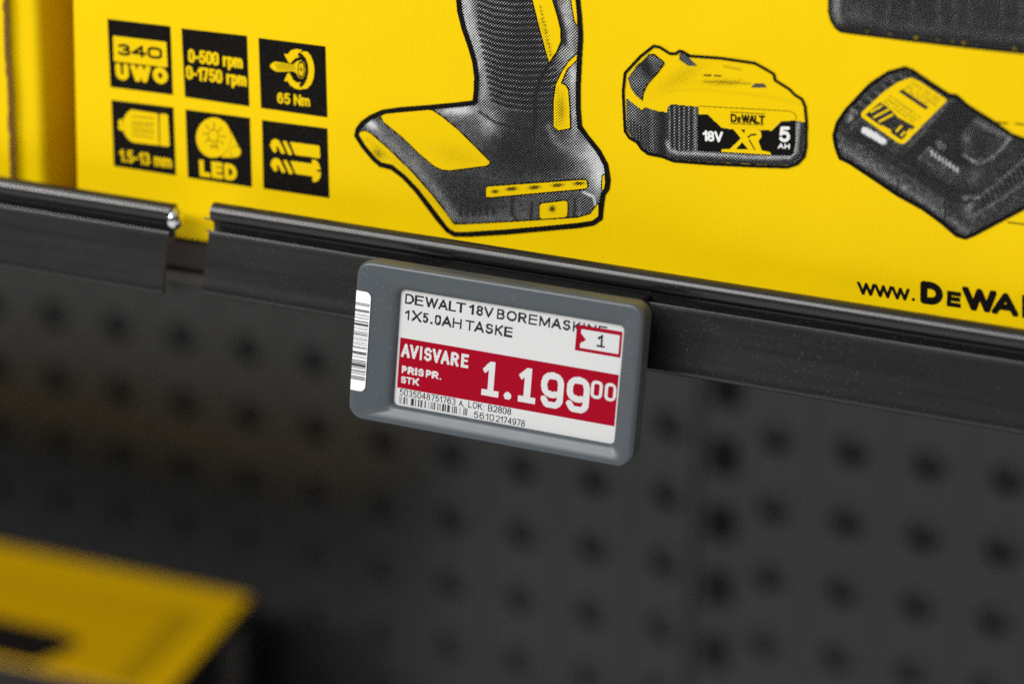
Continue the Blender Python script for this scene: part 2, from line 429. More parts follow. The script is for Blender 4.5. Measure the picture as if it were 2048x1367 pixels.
R.text('65 Nm', z((291, 486)), z((546, 514)), z((294, 572)), 4.0, gap=.32, space=.7)
art('icon_print', R, M_YELP, 2, tiles[2])
# 4: chuck
z = Z(6.4, 200, 190); R = tile_raster(TILES[3])
R.poly(z([(290, 308), (250, 315), (234, 340), (240, 365), (255, 372), (236, 392), (238, 425), (265, 458), (292, 455)]))
R.poly(z([(400, 186), (745, 238), (758, 645), (425, 606), (370, 570), (320, 505), (298, 440), (292, 385), (305, 300), (345, 230)]))
R.poly(z([(764, 248), (780, 242), (845, 242), (872, 262), (892, 640), (875, 660), (770, 646)]))
for a, b in ((272, 300), (345, 365), (385, 395), (428, 450), (470, 490), (515, 545)):
    R.line(z([(412, a), (690, b)]), 1.5, on=False)
R.text('1.5-13 mm', z((246, 690)), z((915, 778)), z((256, 850)), 4.2, gap=.30, space=.75)
art('icon_print', R, M_YELP, 2, tiles[3])
# 5: lamp LED
R = tile_raster(TILES[4])
R.ell(*z((1455, 545)), 222/6.4, 256/6.4)
R.poly(z([(1600, 330), (1680, 470), (1765, 640), (1790, 780), (1700, 802), (1560, 800)]))
R.ell(*z((1738, 725)), 72/6.4, 76/6.4)
R.ell(*z((1738, 725)), 66/6.4, 70/6.4, on=False, w=.9); R.ell(*z((1455, 545)), 226/6.4, 262/6.4, on=False, w=.7)
R.m &= ~((np.hypot(R.X-z((1738, 725))[0], R.Y-z((1738, 725))[1]) > 66/6.4*1.06) & (R.X > z((1738, 0))[0]) & (R.Y > z((0, 700))[1]) & False)
R.ell(*z((1455, 520)), 66/6.4, 78/6.4, on=False, w=1.4)
for a in (1.0, 1.25): R.line(z([(1425, 640*a-(a-1)*560), (1505, 652*a-(a-1)*560)]), 1.4, on=False)
R.line(z([(1480, 640), (1510, 590)]), 1.3, on=False); R.line(z([(1425, 640), (1428, 690)]), 1.2, on=False); R.line(z([(1508, 650), (1508, 705)]), 1.2, on=False)
for k, (a, b) in enumerate([((1320, 490), (1375, 498)), ((1355, 385), (1398, 430)), ((1460, 355), (1460, 420)), ((1560, 415), (1518, 465)), ((1610, 535), (1548, 528)), ((1350, 600), (1395, 570)), ((1580, 625), (1535, 590))]):
    R.line(z([a, b]), 1.6, on=False)
R.text('LED', z((1270, 826)), z((1748, 890)), z((1282, 1036)), 9.0, gap=.42, widths={'L': .44, 'E': .48, 'D': .58})
art('icon_print', R, M_YELP, 2, tiles[4])
# 6: bits
z = Z(3.905, 480, 60); R = tile_raster(TILES[5])
for dy, dx in ((0, 0), (148, 4)):
    s = lambda P: z([(x+dx, y+dy) for x, y in P])
    R.poly(s([(236, 902), (248, 862), (275, 850), (300, 858), (316, 880), (352, 955), (346, 966), (326, 965), (296, 908), (282, 908), (290, 945), (278, 957), (262, 950)]))
    R.poly(s([(334, 868), (362, 868), (410, 965), (402, 976), (380, 972)]))
    R.poly(s([(392, 876), (400, 874), (560, 896), (562, 992), (440, 976), (430, 968)]))
R.poly(z([(556, 894), (622, 904), (627, 996), (618, 1002), (558, 992)]))
R.poly(z([(564, 1050), (564, 1012), (590, 1012), (614, 1036), (632, 1088), (600, 1092), (600, 1104), (634, 1108), (628, 1150), (606, 1180), (582, 1188), (568, 1180), (568, 1142), (556, 1140), (556, 1046)]))
art('icon_print', R, M_YELP, 2, tiles[5])

# printed pictures --------------------------------------------------
def lin(g):
    g = np.clip(np.asarray(g, float), 0, 255)/255
    return np.where(g <= .04045, g/12.92, ((g+.055)/1.055)**2.4)
class Tone:
    """tone values painted by the print's own greyscale picture, on a grid of sheet cells"""
    def __init__(s, x0, y0, x1, y1, step, base):
        s.x0, s.y0, s.step = x0, y0, step; s.nx = int((x1-x0)/step); s.ny = int((y1-y0)/step)
        s.X, s.Y = np.meshgrid(x0+np.arange(s.nx+1)*step, y0+np.arange(s.ny+1)*step)
        s.t = np.full(s.X.shape, float(base))
    def blob(s, c, rx, ry, val, a=1, rot=0):
        dx, dy = s.X-c[0], s.Y-c[1]; cr, sr = math.cos(rot), math.sin(rot)
        q = ((dx*cr+dy*sr)/rx)**2+((-dx*sr+dy*cr)/ry)**2
        k = a*np.exp(-q); s.t = s.t*(1-k)+val*k
    def line(s, P, wd, val, a=1):
        k = a*np.exp(-(path_dist(s.X, s.Y, P)/wd)**2); s.t = s.t*(1-k)+val*k
    def poly(s, P, val, a=1, soft=0):
        mk = in_poly(s.X, s.Y, P).astype(float)
        for _ in range(int(soft)):
            p = np.pad(mk, 1, 'edge'); mk = (p[1:-1, 1:-1]*2+p[:-2, 1:-1]+p[2:, 1:-1]+p[1:-1, :-2]+p[1:-1, 2:])/6
        s.t = s.t*(1-mk*a)+val*mk*a
    def grain(s, a):
        for k, g in ((0, a), (2, a*1.6), (5, a*2.0)):
            q = rng.normal(0, 1, s.t.shape)
            for _ in range(k):
                p = np.pad(q, 1, 'edge'); q = (p[1:-1, 1:-1]*2+p[:-2, 1:-1]+p[2:, 1:-1]+p[1:-1, :-2]+p[1:-1, 2:])/6
            s.t = s.t+q/q.std()*g*.30
    def build(s, name, clip, m, layer, parent, white=.62):
        mk = np.zeros((s.ny, s.nx), bool); cx = (s.X[:-1, :-1]+s.step/2); cy = (s.Y[:-1, :-1]+s.step/2)
        mk = in_poly(cx, cy, clip)
        mp = sheet(layer); idx = -np.ones(s.t.shape, int); V = []; A = []; F = []
        tone = np.clip(lin(103+(s.t-108)*1.28)/white, 0, 1) if m is M_HTW else np.clip(lin(s.t), 0, 1)
        for j, i in zip(*np.where(mk)):
            f = []
            for (jj, ii) in ((j+1, i), (j+1, i+1), (j, i+1), (j, i)):
                if idx[jj, ii] < 0:
                    idx[jj, ii] = len(V); V.append(mp(s.X[jj, ii], s.Y[jj, ii])); A.append(tone[jj, ii])
                f.append(int(idx[jj, ii]))
            F.append(tuple(f))
        return part(name, V, F, m, parent, attr=A)

def bounds(P, pad=0):
    xs = [p[0] for p in P]; ys = [p[1] for p in P]; return min(xs)-pad, min(ys)-pad, max(xs)+pad, max(ys)+pad

# drill handle and foot
z = Z(2.7345, 680, 0)
OUT = z([(632, -90), (648, -20), (655, 60), (680, 160), (712, 250), (738, 340), (748, 420), (745, 500), (738, 560), (640, 572), (500, 585), (330, 598), (235, 612), (170, 640), (125, 672), (100, 705), (92, 740), (130, 800), (180, 860), (220, 898), (285, 915), (350, 965), (420, 1040), (480, 1120), (540, 1200), (590, 1258), (630, 1280), (700, 1280), (900, 1268), (1100, 1250), (1300, 1232), (1385, 1218), (1425, 1190), (1430, 1130), (1440, 1060), (1462, 1030), (1468, 980), (1455, 900), (1415, 825), (1350, 745), (1312, 690), (1305, 600), (1305, 450), (1312, 300), (1318, 200), (1312, 100), (1300, -20), (1296, -90)])
b = bounds(OUT)
T = Tone(b[0], b[1], b[2], b[3], 2.5, 100)
zp = lambda *q: z((q[0], q[1]))
T.line(z([(690, -60), (710, 100), (765, 260), (795, 400), (790, 540)]), 13, 158, .8); T.line(z([(665, -60), (690, 120), (735, 260), (770, 400)]), 5, 172, .5)
T.blob(zp(1010, 250), 50, 120, 42, .85); T.blob(zp(1040, 560), 60, 80, 48, .85)
for k in range(19):
    y = -30+k*32.5
    xl = 760+max(0, (y-150))*.18; xr = 1060+y*.22
    P = z([(xl, y-6), (xl+80, y+24), (xl+190, y+38), (xr, y+34), (xr+40, y+20)])
    T.line(P, 2.6, 12, .9); T.line([(x, yy+6) for x, yy in P], 2.0, 150, .5)
T.blob(zp(1240, 120), 22, 130, 150, .9); T.line(z([(1170, -60), (1180, 20), (1210, 160), (1216, 225), (1150, 340), (1095, 430), (1070, 520), (1066, 690)]), 3.4, 18, .95)
T.line(z([(1190, 60), (1228, 180), (1230, 240)]), 5, 44, .8)
T.blob(zp(1150, 620), 20, 60, 70, .8); T.blob(zp(1275, 420), 9, 40, 165, .9); T.blob(zp(1280, 620), 9, 60, 150, .8)
T.line(z([(1140, 700), (1180, 780), (1290, 850), (1400, 900)]), 8, 150, .55)
T.blob(zp(1370, 860), 40, 45, 178, .85, .8); T.blob(zp(1420, 960), 18, 40, 190, .8)
T.blob(zp(650, 600), 45, 14, 176, .9); T.blob(zp(820, 680), 22, 26, 165, .85); T.line(z([(760, 610), (850, 670), (960, 700), (1060, 710)]), 2, 20, .8)
T.blob(zp(950, 830), 60, 45, 40, .9); T.blob(zp(1120, 900), 75, 30, 50, .7); T.blob(zp(720, 1080), 80, 45, 52, .85); T.blob(zp(620, 980), 40, 30, 60, .7)
T.line(z([(160, 690), (280, 790), (400, 900), (500, 1010), (620, 1180)]), 11, 120, .9); T.blob(zp(170, 680), 18, 8, 185, .9, .6)
T.blob(zp(860, 1190), 110, 10, 112, .6); T.poly(z([(940, 1090), (1000, 1085), (1330, 1050), (1385, 1075), (1400, 1120), (1370, 1170), (1300, 1190), (970, 1212), (940, 1160)]), 92, .8, 2)
T.line(z([(1330, 1050), (1385, 1075), (1398, 1120)]), 3, 190, .8); T.line(z([(1050, 1110), (1045, 1200)]), 2.2, 22, .8); T.line(z([(1285, 1090), (1280, 1180)]), 2, 25, .8); T.line(z([(1310, 1085), (1308, 1180)]), 2, 120, .6)
T.line(z([(945, 1085), (940, 1170), (970, 1210)]), 3, 24, .7)
for k in range(6): T.line(z([(660+k*36, 1150-k*1.5), (660+k*36, 1178-k*1.5)]), 3, 26, .6)
T.grain(5)
drill = T.build('drill_picture', OUT, M_HTW, 1, carton)
YS = [z([(1055, -90), (1055, 0), (1090, 140), (1125, 270), (1145, 338), (1185, 280), (1207, 225), (1205, 160), (1185, 80), (1160, 0), (1140, -90)]),
      z([(1297, 298), (1255, 335), (1215, 395), (1182, 465), (1170, 560), (1170, 690), (1195, 712), (1258, 700), (1256, 600), (1248, 492), (1235, 468), (1208, 456), (1240, 380), (1295, 328)]),
      z([(226, 635), (250, 622), (480, 602), (505, 603), (560, 640), (640, 705), (740, 805), (818, 882), (818, 895), (800, 905), (600, 930), (560, 926), (515, 905), (440, 842), (345, 750), (240, 665)]),
      z([(102, 740), (112, 722), (140, 716), (170, 732), (265, 815), (400, 948), (500, 1062), (580, 1165), (625, 1226), (690, 1226), (960, 1212), (1300, 1190), (1370, 1170), (1414, 1112), (1414, 1180), (1382, 1205), (1300, 1217), (1100, 1236), (900, 1253), (690, 1266), (632, 1266), (596, 1246), (500, 1120), (430, 1030), (350, 950), (290, 900), (225, 885), (185, 850), (140, 795)]),
      z([(800, 1028), (812, 1020), (1330, 983), (1350, 986), (1354, 1020), (1344, 1030), (830, 1076), (800, 1076)]),
      z([(1102, 1113), (1232, 1097), (1246, 1106), (1243, 1178), (1232, 1186), (1106, 1196), (1094, 1184), (1095, 1122)]),
      z([(1258, -60), (1284, -60), (1296, 50), (1298, 140), (1284, 110), (1272, 40)]),
      z([(1438, 962), (1448, 955), (1450, 1000), (1442, 1045), (1434, 1030)])]
R = Raster(b[0], b[1], b[2], b[3], .8)
for P in YS: R.line(P, 5, closed=True)
art('picture_line', R, M_INKC, 2, drill)
R = Raster(b[0], b[1], b[2], b[3], .8)
for P in YS: R.poly(P)
for P in YS[1:3]: pass
TY = Tone(b[0], b[1], b[2], b[3], 2.5, 255)
TYm = np.zeros(TY.t.shape)
for c in ((852, 1046), (942, 1032), (1065, 1024), (1192, 1012), (1306, 1002)): TY.blob(zp(*c), 11 if c[0] > 900 else 7, 3.4, 60, .95, -.07)
TY.line(z([(150, 760), (330, 905), (520, 1110), (640, 1245)]), 6, 222, .7); TY.blob(zp(640, 850), 60, 22, 226, .8, .3); TY.line(z([(1190, 480), (1185, 690)]), 4, 215, .7); TY.line(z([(1100, 120), (1150, 320)]), 7, 218, .7)
TY.blob(zp(1165, 1141), 6, 6.5, 50, 1.0); TY.blob(zp(210, 840), 14, 9, 165, .9, .7); TY.blob(zp(1212, 600), 9, 34, 170, .8)
for k in range(14): TY.blob(zp(1098+k*4.5+rng.uniform(-3, 3), 40+k*20), 2.6, 2.0, 110, .9)
# build the yellow parts as tone cells inside each shape
def tone_mask(TT, R, name, m, layer, parent):
    mp = sheet(layer); V = []; F = []; A = []
    tone = np.clip(lin(TT.t), 0, 1)
    for (a, bb, c, d) in R.rects():
        n0 = max(1, int(round((c-a)/TT.step))); n1 = max(1, int(round((d-bb)/TT.step)))
        n = len(V)
        for y in np.linspace(d, bb, n1+1):
            for x in np.linspace(a, c, n0+1):
                V.append(mp(x, y)); i = min(TT.nx, max(0, int(round((x-TT.x0)/TT.step)))); j = min(TT.ny, max(0, int(round((y-TT.y0)/TT.step))))
                A.append(tone[j, i])
        for q in range(n1):
            for k in range(n0):
                e = n+q*(n0+1)+k; F.append((e, e+1, e+n0+2, e+n0+1))
    return part(name, V, F, m, parent, attr=A)
tone_mask(TY, R, 'yellow_panel', M_HTY, 3, drill)
R = Raster(b[0]-8, b[1]-8, b[2]+8, b[3]+8, .8); R.line(OUT, 9.6, closed=True)
art('picture_outline', R, M_INK, 4, drill)

# battery
z = Z(4.5568, 1220, 60); zp = lambda *q: z((q[0], q[1]))
OUT = z([(400, 145), (455, 155), (550, 215), (600, 215), (635, 190), (665, 195), (730, 235), (1010, 255), (1320, 300), (1420, 355), (1495, 400), (1505, 455), (1640, 540), (1680, 585), (1750, 628), (1778, 690), (1792, 830), (1788, 1060), (1770, 1150), (1710, 1215), (1620, 1245), (1300, 1235), (900, 1215), (580, 1190), (480, 1150), (350, 1125), (290, 1080), (250, 1020), (180, 980), (140, 920), (122, 560), (140, 390), (280, 240)])
b = bounds(OUT)
T = Tone(b[0], b[1], b[2], b[3], 2.0, 255)
T.blob(zp(640, 430), 60, 18, 205, .7, -.5); T.blob(zp(1000, 480), 40, 8, 190, .6); T.line(z([(310, 560), (340, 490), (440, 380), (495, 310)]), 3, 150, .6)
T.line(z([(480, 560), (800, 540), (1400, 600), (1780, 680)]), 4, 225, .6)
for P in ([(860, 412), (920, 414)], [(955, 418), (1010, 420)]): T.line(z(P), 1.6, 40, .9)
for P in ([(860, 470), (940, 475)], [(1040, 330), (1110, 345), (1190, 360)], [(960, 470), (1280, 490)]): T.line(z(P), 2.6, 150, .6)
for k in range(5): T.line(z([(980+k*40, 500), (1030+k*40, 455)]), 1.2, 150, .5)
bat = T.build('battery_picture', OUT, M_HTY, 1, carton)
LOW = z([(150, 620), (290, 730), (320, 705), (440, 740), (520, 750), (530, 700), (560, 675), (700, 690), (805, 700), (805, 770), (890, 770), (940, 820), (1020, 890), (1110, 905), (1480, 915), (1560, 830), (1690, 825), (1780, 840), (1778, 1150), (1710, 1208), (1610, 1235), (900, 1205), (580, 1180), (350, 1115), (270, 1050), (200, 980), (148, 900)])
T = Tone(b[0], b[1], b[2], b[3], 1.6, 78)
T.blob(zp(200, 760), 18, 60, 120, .8); T.line(z([(480, 745), (475, 1150)]), 7, 14, .9)
T.line(z([(380, 740), (390, 1090)]), 4, 120, .6)
for k in range(5): T.line(z([(545+k*44, 700), (548+k*42, 1090)]), 1.3, 150, .75); T.line(z([(567+k*44, 700), (569+k*42, 1090)]), 2.2, 12, .9)
for k in range(4): T.line(z([(190+k*30, 810+k*25), (195+k*30, 980+k*25)]), 1.2, 25, .8)
T.line(z([(775, 720), (780, 1090)]), 3.2, 130, .9)
T.line(z([(520, 1020), (545, 1090), (620, 1120), (900, 1130), (1300, 1160), (1640, 1160), (1690, 1110), (1715, 860)]), 5.0, 150, .9)
T.line(z([(560, 1165), (900, 1185), (1400, 1210), (1640, 1200), (1740, 1130), (1760, 860)]), 3, 40, .7)
T.grain(5)
T.build('battery_body', LOW, M_HTW, 2, bat)
T = Tone(b[0], b[1], b[2], b[3], 1.6, 92)
T.blob(zp(330, 330), 9, 22, 12, .95, -.4); T.blob(zp(240, 470), 16, 14, 115, .8); T.blob(zp(400, 260), 12, 12, 110, .9); T.line(z([(240, 330), (330, 250)]), 3, 15, .8)
for P in ([(350, 230), (400, 222), (480, 285), (492, 302), (440, 380), (340, 490), (305, 560), (292, 638), (240, 600), (190, 530), (163, 440), (240, 330)], [(636, 215), (660, 200), (690, 225), (800, 330), (720, 330), (636, 275)], [(1318, 486), (1400, 486), (1432, 525), (1288, 525)]):
    T.build('battery_recess', z(P), M_HTW, 2, bat)
R = Raster(b[0], b[1], b[2], b[3], .6)
R.poly(z([(805, 768), (890, 768), (925, 800), (985, 870), (1020, 892), (1110, 905), (1480, 918), (1515, 890), (1565, 832), (1692, 826), (1690, 1040), (1672, 1128), (1640, 1140), (1450, 1138), (800, 1098)]))
for P in ([(350, 228), (400, 220), (482, 283), (494, 302), (440, 382), (342, 492), (307, 560), (294, 640)],): R.line(z(P), 2.4)
R.line(z([(815, 692), (1640, 738), (1690, 765), (1700, 815)]), .9)
R.text('D', zp(1100, 762), zp(1158, 766), zp(1100, 838), 3.4); R.text('E', zp(1165, 790), zp(1195, 792), zp(1165, 842), 2.6)
R.text('WALT', zp(1198, 768), zp(1412, 780), zp(1198, 845), 3.5, gap=.14)
R.line(z([(1100, 746), (1414, 764)]), 1.0); R.line(z([(1098, 851), (1400, 864)]), 1.0)
art('battery_label', R, M_INKC, 3, bat)
R = Raster(b[0], b[1], b[2], b[3], .6)
R.poly(z([(1120, 893), (1180, 893), (1385, 1095), (1462, 1112), (1470, 1134), (1015, 1108), (1022, 1085), (1095, 1082), (1195, 985)]))
R.poly(z([(1240, 900), (1265, 890), (1340, 892), (1378, 925), (1384, 970), (1355, 1012), (1385, 1095), (1330, 1095), (1270, 1012), (1215, 965)]))
R.poly(z([(1150, 1084), (1208, 1020), (1262, 1085)]), on=False); R.line(z([(1262, 975), (1290, 952), (1330, 952)]), 3.4, on=False); R.line(z([(1272, 1000), (1322, 1088)]), 2.4, on=False)
R.poly(z([(1192, 893), (1238, 893), (1215, 918)]), on=False)
art('battery_logo', R, M_YELP, 4, bat)
R = Raster(b[0], b[1], b[2], b[3], .6)
R.text('18V', zp(846, 912), zp(1032, 926), zp(846, 1008), 4.6, gap=.24); R.text('5', zp(1545, 876), zp(1648, 880), zp(1540, 1018), 6.4)
R.text('AH', zp(1534, 1030), zp(1642, 1036), zp(1532, 1076), 2.6, gap=.3)
art('battery_lettering', R, M_WINK, 4, bat)
R = Raster(b[0]-8, b[1]-8, b[2]+8, b[3]+8, .7); R.line(OUT, 5.6, closed=True)
art('picture_outline', R, M_INKC, 5, bat)

# charger
z = Z(2.7336, 1620, 0); zp = lambda *q: z((q[0], q[1]))
OUT = z([(520, 372), (560, 387), (660, 455), (760, 520), (800, 524), (860, 578), (1010, 672), (1100, 737), (1170, 762), (1260, 812), (1330, 850), (1350, 1030), (1260, 1090), (1170, 1136), (1000, 1225), (900, 1278), (850, 1298), (800, 1283), (720, 1213), (620, 1140), (480, 1063), (340, 968), (220, 888), (165, 862), (142, 800), (132, 740), (152, 670), (200, 600), (330, 462), (430, 397)])
b = bounds(OUT)
T = Tone(b[0], b[1], b[2], b[3], 2.0, 58)
T.poly(z([(132, 740), (170, 700), (300, 790), (480, 900), (640, 1010), (760, 1080), (740, 1230), (620, 1150), (480, 1070), (220, 890), (150, 850)]), 80, 1, 3)     # long side wall
T.line(z([(165, 800), (300, 890), (480, 1008), (640, 1115), (760, 1195), (860, 1265)]), 9, 118, .75)
T.line(z([(175, 725), (300, 790), (480, 905), (640, 1010), (760, 1075)]), 4, 30, .8)
T.line(z([(160, 860), (340, 960), (620, 1130), (800, 1270)]), 5, 34, .7)
T.line(z([(200, 610), (330, 490), (440, 415), (530, 390)]), 10, 84, .8)
for k in range(15): T.line(z([(205+k*22, 612-k*15.5), (238+k*22, 632-k*15.5)]), 2.2, 122 if k % 2 else 22, .85)
T.blob(zp(225, 650), 9, 14, 150, .85); T.line(z([(195, 700), (260, 640), (420, 520)]), 3.5, 30, .7)
T.line(z([(275, 650), (500, 800), (600, 705), (760, 550)]), 3.2, 112, .7)
T.poly(z([(290, 693), (315, 697), (425, 768), (420, 785), (400, 795), (275, 722)]), 205, 1, 2)
T.line(z([(260, 735), (400, 812), (510, 870)]), 5, 26, .85); T.blob(zp(460, 820), 14, 10, 96, .7)
T.poly(z([(640, 700), (770, 560), (830, 580), (905, 640), (800, 735), (700, 720)]), 24, .95, 2)          # slot cavity
T.line(z([(770, 555), (640, 695), (545, 800)]), 5, 100, .75)
T.poly(z([(812, 722), (902, 640), (1010, 682), (1108, 742), (1010, 850), (930, 900), (840, 850)]), 66, 1, 3)  # raised block
T.line(z([(905, 660), (990, 705), (1085, 750)]), 7, 118, .7); T.blob(zp(930, 800), 16, 18, 40, .8); T.line(z([(812, 722), (902, 640)]), 3.2, 8, .95)
T.line(z([(840, 850), (930, 900), (1015, 850), (1110, 745)]), 3.6, 150, .75); T.line(z([(800, 740), (820, 860), (860, 890)]), 5, 14, .95); T.blob(zp(860, 760), 10, 18, 110, .7)
T.poly(z([(530, 830), (640, 730), (690, 720), (720, 790), (820, 830), (830, 900), (740, 880), (650, 800), (590, 860)]), 20, .95, 2)
T.poly(z([(680, 770), (720, 770), (750, 800), (740, 825), (700, 815)]), 112, .9, 1)
T.poly(z([(592, 862), (655, 806), (830, 935), (770, 1012), (690, 960)]), 76, 1, 1); T.line(z([(592, 862), (655, 806), (830, 935)]), 2.4, 118, .8)
for k in range(8): T.line(z([(664+k*20, 826+k*13.5), (668+k*20, 848+k*13.5)]), 1.5, 225, .95); T.line(z([(674+k*20, 830+k*13.5), (677+k*20, 852+k*13.5)]), 1.3, 14, .8)
T.line(z([(530, 860), (640, 965), (760, 1030), (840, 1052), (930, 1030)]), 6.5, 10, .95)
T.poly(z([(830, 935), (900, 905), (1000, 870), (1100, 770), (1300, 800), (1300, 900), (1080, 960), (930, 1070), (860, 1075), (790, 1030)]), 60, .8, 4)
T.blob(zp(900, 960), 20, 16, 108, .7); T.line(z([(845, 1080), (920, 1082), (1050, 985), (1180, 870)]), 4.5, 128, .8)
for k in range(11): T.line(z([(940+k*24, 1075-k*19), (962+k*24, 1135-k*19)]), 2.8, 8, .9); T.line(z([(951+k*24, 1068-k*19), (972+k*24, 1126-k*19)]), 1.8, 104, .7)
T.line(z([(890, 1185), (1050, 1085), (1200, 975)]), 5, 112, .75); T.poly(z([(880, 1200), (1050, 1100), (1260, 1000), (1260, 1080), (1000, 1215), (890, 1265)]), 72, .8, 2)
T.blob(zp(870, 1140), 14, 22, 118, .8); T.line(z([(742, 1060), (736, 1215)]), 2.4, 16, .8); T.line(z([(482, 985), (477, 1055)]), 2, 18, .7)
T.line(z([(760, 1090), (850, 1110), (880, 1090)]), 3, 20, .7)
T.grain(9)
chg = T.build('charger_picture', OUT, M_HTW, 1, carton)
R = Raster(b[0], b[1], b[2], b[3], .8)
R.poly(z([(552, 424), (600, 445), (745, 542), (748, 552), (600, 700), (525, 778), (508, 786), (485, 782), (290, 645), (278, 630), (285, 612), (400, 505), (480, 450)]))
R.poly(z([(485, 500), (505, 488), (650, 585), (632, 600)]), on=False)
R.poly(z([(302, 628), (385, 558), (440, 595), (480, 640), (576, 692), (500, 765)]), on=False)
for P in ([(335, 612), (392, 578)], [(352, 640), (432, 598)], [(380, 664), (452, 626)], [(474, 716), (500, 690)], [(500, 740), (516, 722)], [(530, 730), (548, 708)], [(395, 690), (440, 716)]):
    R.line(z(P), 4.2, on=True)
def tiny(a, c, n, h):      # a line of illegibly small print
    dx, dy = (c[0]-a[0])/n, (c[1]-a[1])/n
    for k in range(n):
        if rng.random() < .16: continue
        p = (a[0]+dx*k, a[1]+dy*k); q = (p[0]-h*.62, p[1]+h*.78)
        R.line(z([p, q]), 1.1, on=False)
        if rng.random() < .6: R.line(z([q, (q[0]+dx*.7, q[1]+dy*.7)]), 1.0, on=False)
tiny((560, 440), (725, 545), 15, 18); tiny((540, 462), (705, 568), 15, 18); tiny((520, 480), (660, 570), 14, 8)
tiny((440, 520), (610, 640), 22, 8); tiny((425, 536), (590, 655), 22, 8); tiny((410, 552), (575, 670), 22, 6)
art('rating_label', R, M_YELP, 2, chg)
R = Raster(b[0]-8, b[1]-8, b[2]+8, b[3]+8, .8); R.line(OUT, 7.6, closed=True)
art('picture_outline', R, M_INKC, 3, chg)

# lower edge of the printed case, top right
OUT = z([(120, -60), (106, 0), (104, 60), (116, 110), (140, 150), (168, 172), (210, 178), (560, 222), (900, 262), (1170, 290), (1300, 303), (1330, -60)])
b = bounds(OUT)
T = Tone(b[0], b[1], b[2], b[3], 2.6, 58)
T.line(z([(150, -60), (146, 60), (165, 140)]), 9, 138, .9); T.blob(zp(260, 90), 40, 34, 92, .8); T.line(z([(170, 165), (210, 165), (600, 210), (1300, 285)]), 12, 18, .9)
for x in (420, 560, 700, 790, 870, 1050, 1150): T.line(z([(x, -60), (x+6, 130)]), 5, 84, .7)
T.line(z([(400, 140), (700, 170), (1000, 200), (1170, 215)]), 12, 88, .6)
T.grain(5)
cas = T.build('case_picture', OUT, M_HTW, 1, carton)
R = Raster(b[0]-6, b[1], b[2], b[3]+6, .8); R.line(OUT[:-2], 5); art('picture_outline', R, M_INKC, 2, cas)
R = Raster(b[0], b[1], b[2], b[3], .8)
for x, y, r in ((312, 183, 2.6), (436, 196, 3), (580, 214, 5.2), (700, 226, 2.6), (780, 234, 3), (842, 243, 5), (1118, 276, 4.6)): R.ell(*zp(x, y-9), r*.8, r*.6)
art('case_studs', R, M_STUD, 3, cas)
# call-out lines and web address
for P in ([(1020, 668), (1082, 676)], [(1122, 676), (1260, 692)], [(1082, 1214), (1260, 1238)]):
    R = Raster(1990, 225, 2110, 470, .6); R.line(z(P), 2.6); art('callout_line', R, M_INKC, 1)
z = Z(2.734, 1300, 500); zp = lambda *q: z((q[0], q[1]))
R = Raster(1705, 552, 2135, 660, .6)
R.text('WWW', zp(1131, 171), zp(1420, 211), zp(1135, 239), 6.4, gap=.10, widths={'W': 1.0})
R.ell(*zp(1440, 269), 3.3, 3.3)
R.text('D', zp(1478, 165), zp(1602, 182), zp(1478, 290), 14.5); R.text('E', zp(1625, 220), zp(1702, 231), zp(1622, 305), 8.8)
R.text('W', zp(1706, 197), zp(1895, 223), zp(1712, 322), 14); R.text('A', zp(1872, 224), zp(2018, 244), zp(1868, 345), 12.8)
R.text('L', zp(2034, 243), zp(2108, 253), zp(2034, 368), 14); R.text('T', zp(2098, 252), zp(2200, 266), zp(2098, 377), 14)
art('web_address', R, M_INKC, 1)

# ------------------------------------------------------------------ neighbouring carton at the left
nb = thing('neighbour_carton', 'yellow carton at the far left edge with a raw brown corrugated cut edge', 'box', (-.15, 0, CZ))
def lean(V, k=.028):
    return [(x+(z-CZ)*k, y, z) for x, y, z in V]
def side_wall():
    r = .0028; xr = -.0243
    P = [(-.040, .0012), (xr-.007, .0008)]+[(xr-r+r*math.sin(a), .0006+r-r*math.cos(a)) for a in np.linspace(.0, math.pi/2, 8)]+[(xr+.0006, .06), (xr+.001, .22)]
    P += [(-.30, .22), (-.30, .0012)]
    V = []; n = len(P)
    for zz in (CZ, .22): V += [(x, y, zz) for x, y in P]
    F = [(j, (j+1) % n, n+(j+1) % n, n+j) for j in range(n)] + [tuple(reversed(range(n))), tuple(range(n, 2*n))]
    return part('carton_body', lean(V), F, M_YEL, nb, smooth=True, sharp=.6)
side_wall()
def front_flap():
    zs = np.linspace(CZ, .22, 150); V = []; F = []; mi = []
    for i, zz in enumerate(zs):
        j = rng.uniform(-.0003, .0003)
        V += [(-.30, -.0026, zz), (-.0337+j, -.0026, zz), (-.0335+j*.6+rng.uniform(-.0002, .0002), -.0010, zz), (-.0337+j, .0004, zz), (-.30, .0004, zz)]
    n = 5
    for i in range(len(zs)-1):
        for j in range(n):
            k = (j+1) % n; F.append((i*n+j, i*n+k, (i+1)*n+k, (i+1)*n+j)); mi.append(1 if j in (1, 2) else 0)
    F += [tuple(reversed(range(n))), tuple(range((len(zs)-1)*n, len(zs)*n))]; mi += [1, 1]
    return part('front_flap', lean(V), F, [M_YEL, M_KRAFT], nb, midx=mi)
front_flap()

# ------------------------------------------------------------------ upper shelf
sh = thing('store_shelf', 'dark brown steel shelf carrying the yellow cartons', 'shelf', (.1, .2, -.0762))
V, F = box(-.9, 1.0, .0015, .435, -.0725, -.0632); bevel(part('shelf_deck', V, F, M_SHELF, sh), .0008)
V, F = box(-.9, 1.0, .0005, .012, -.0762, -.0727); bevel(part('front_hem', V, F, M_HEM, sh), .0006)

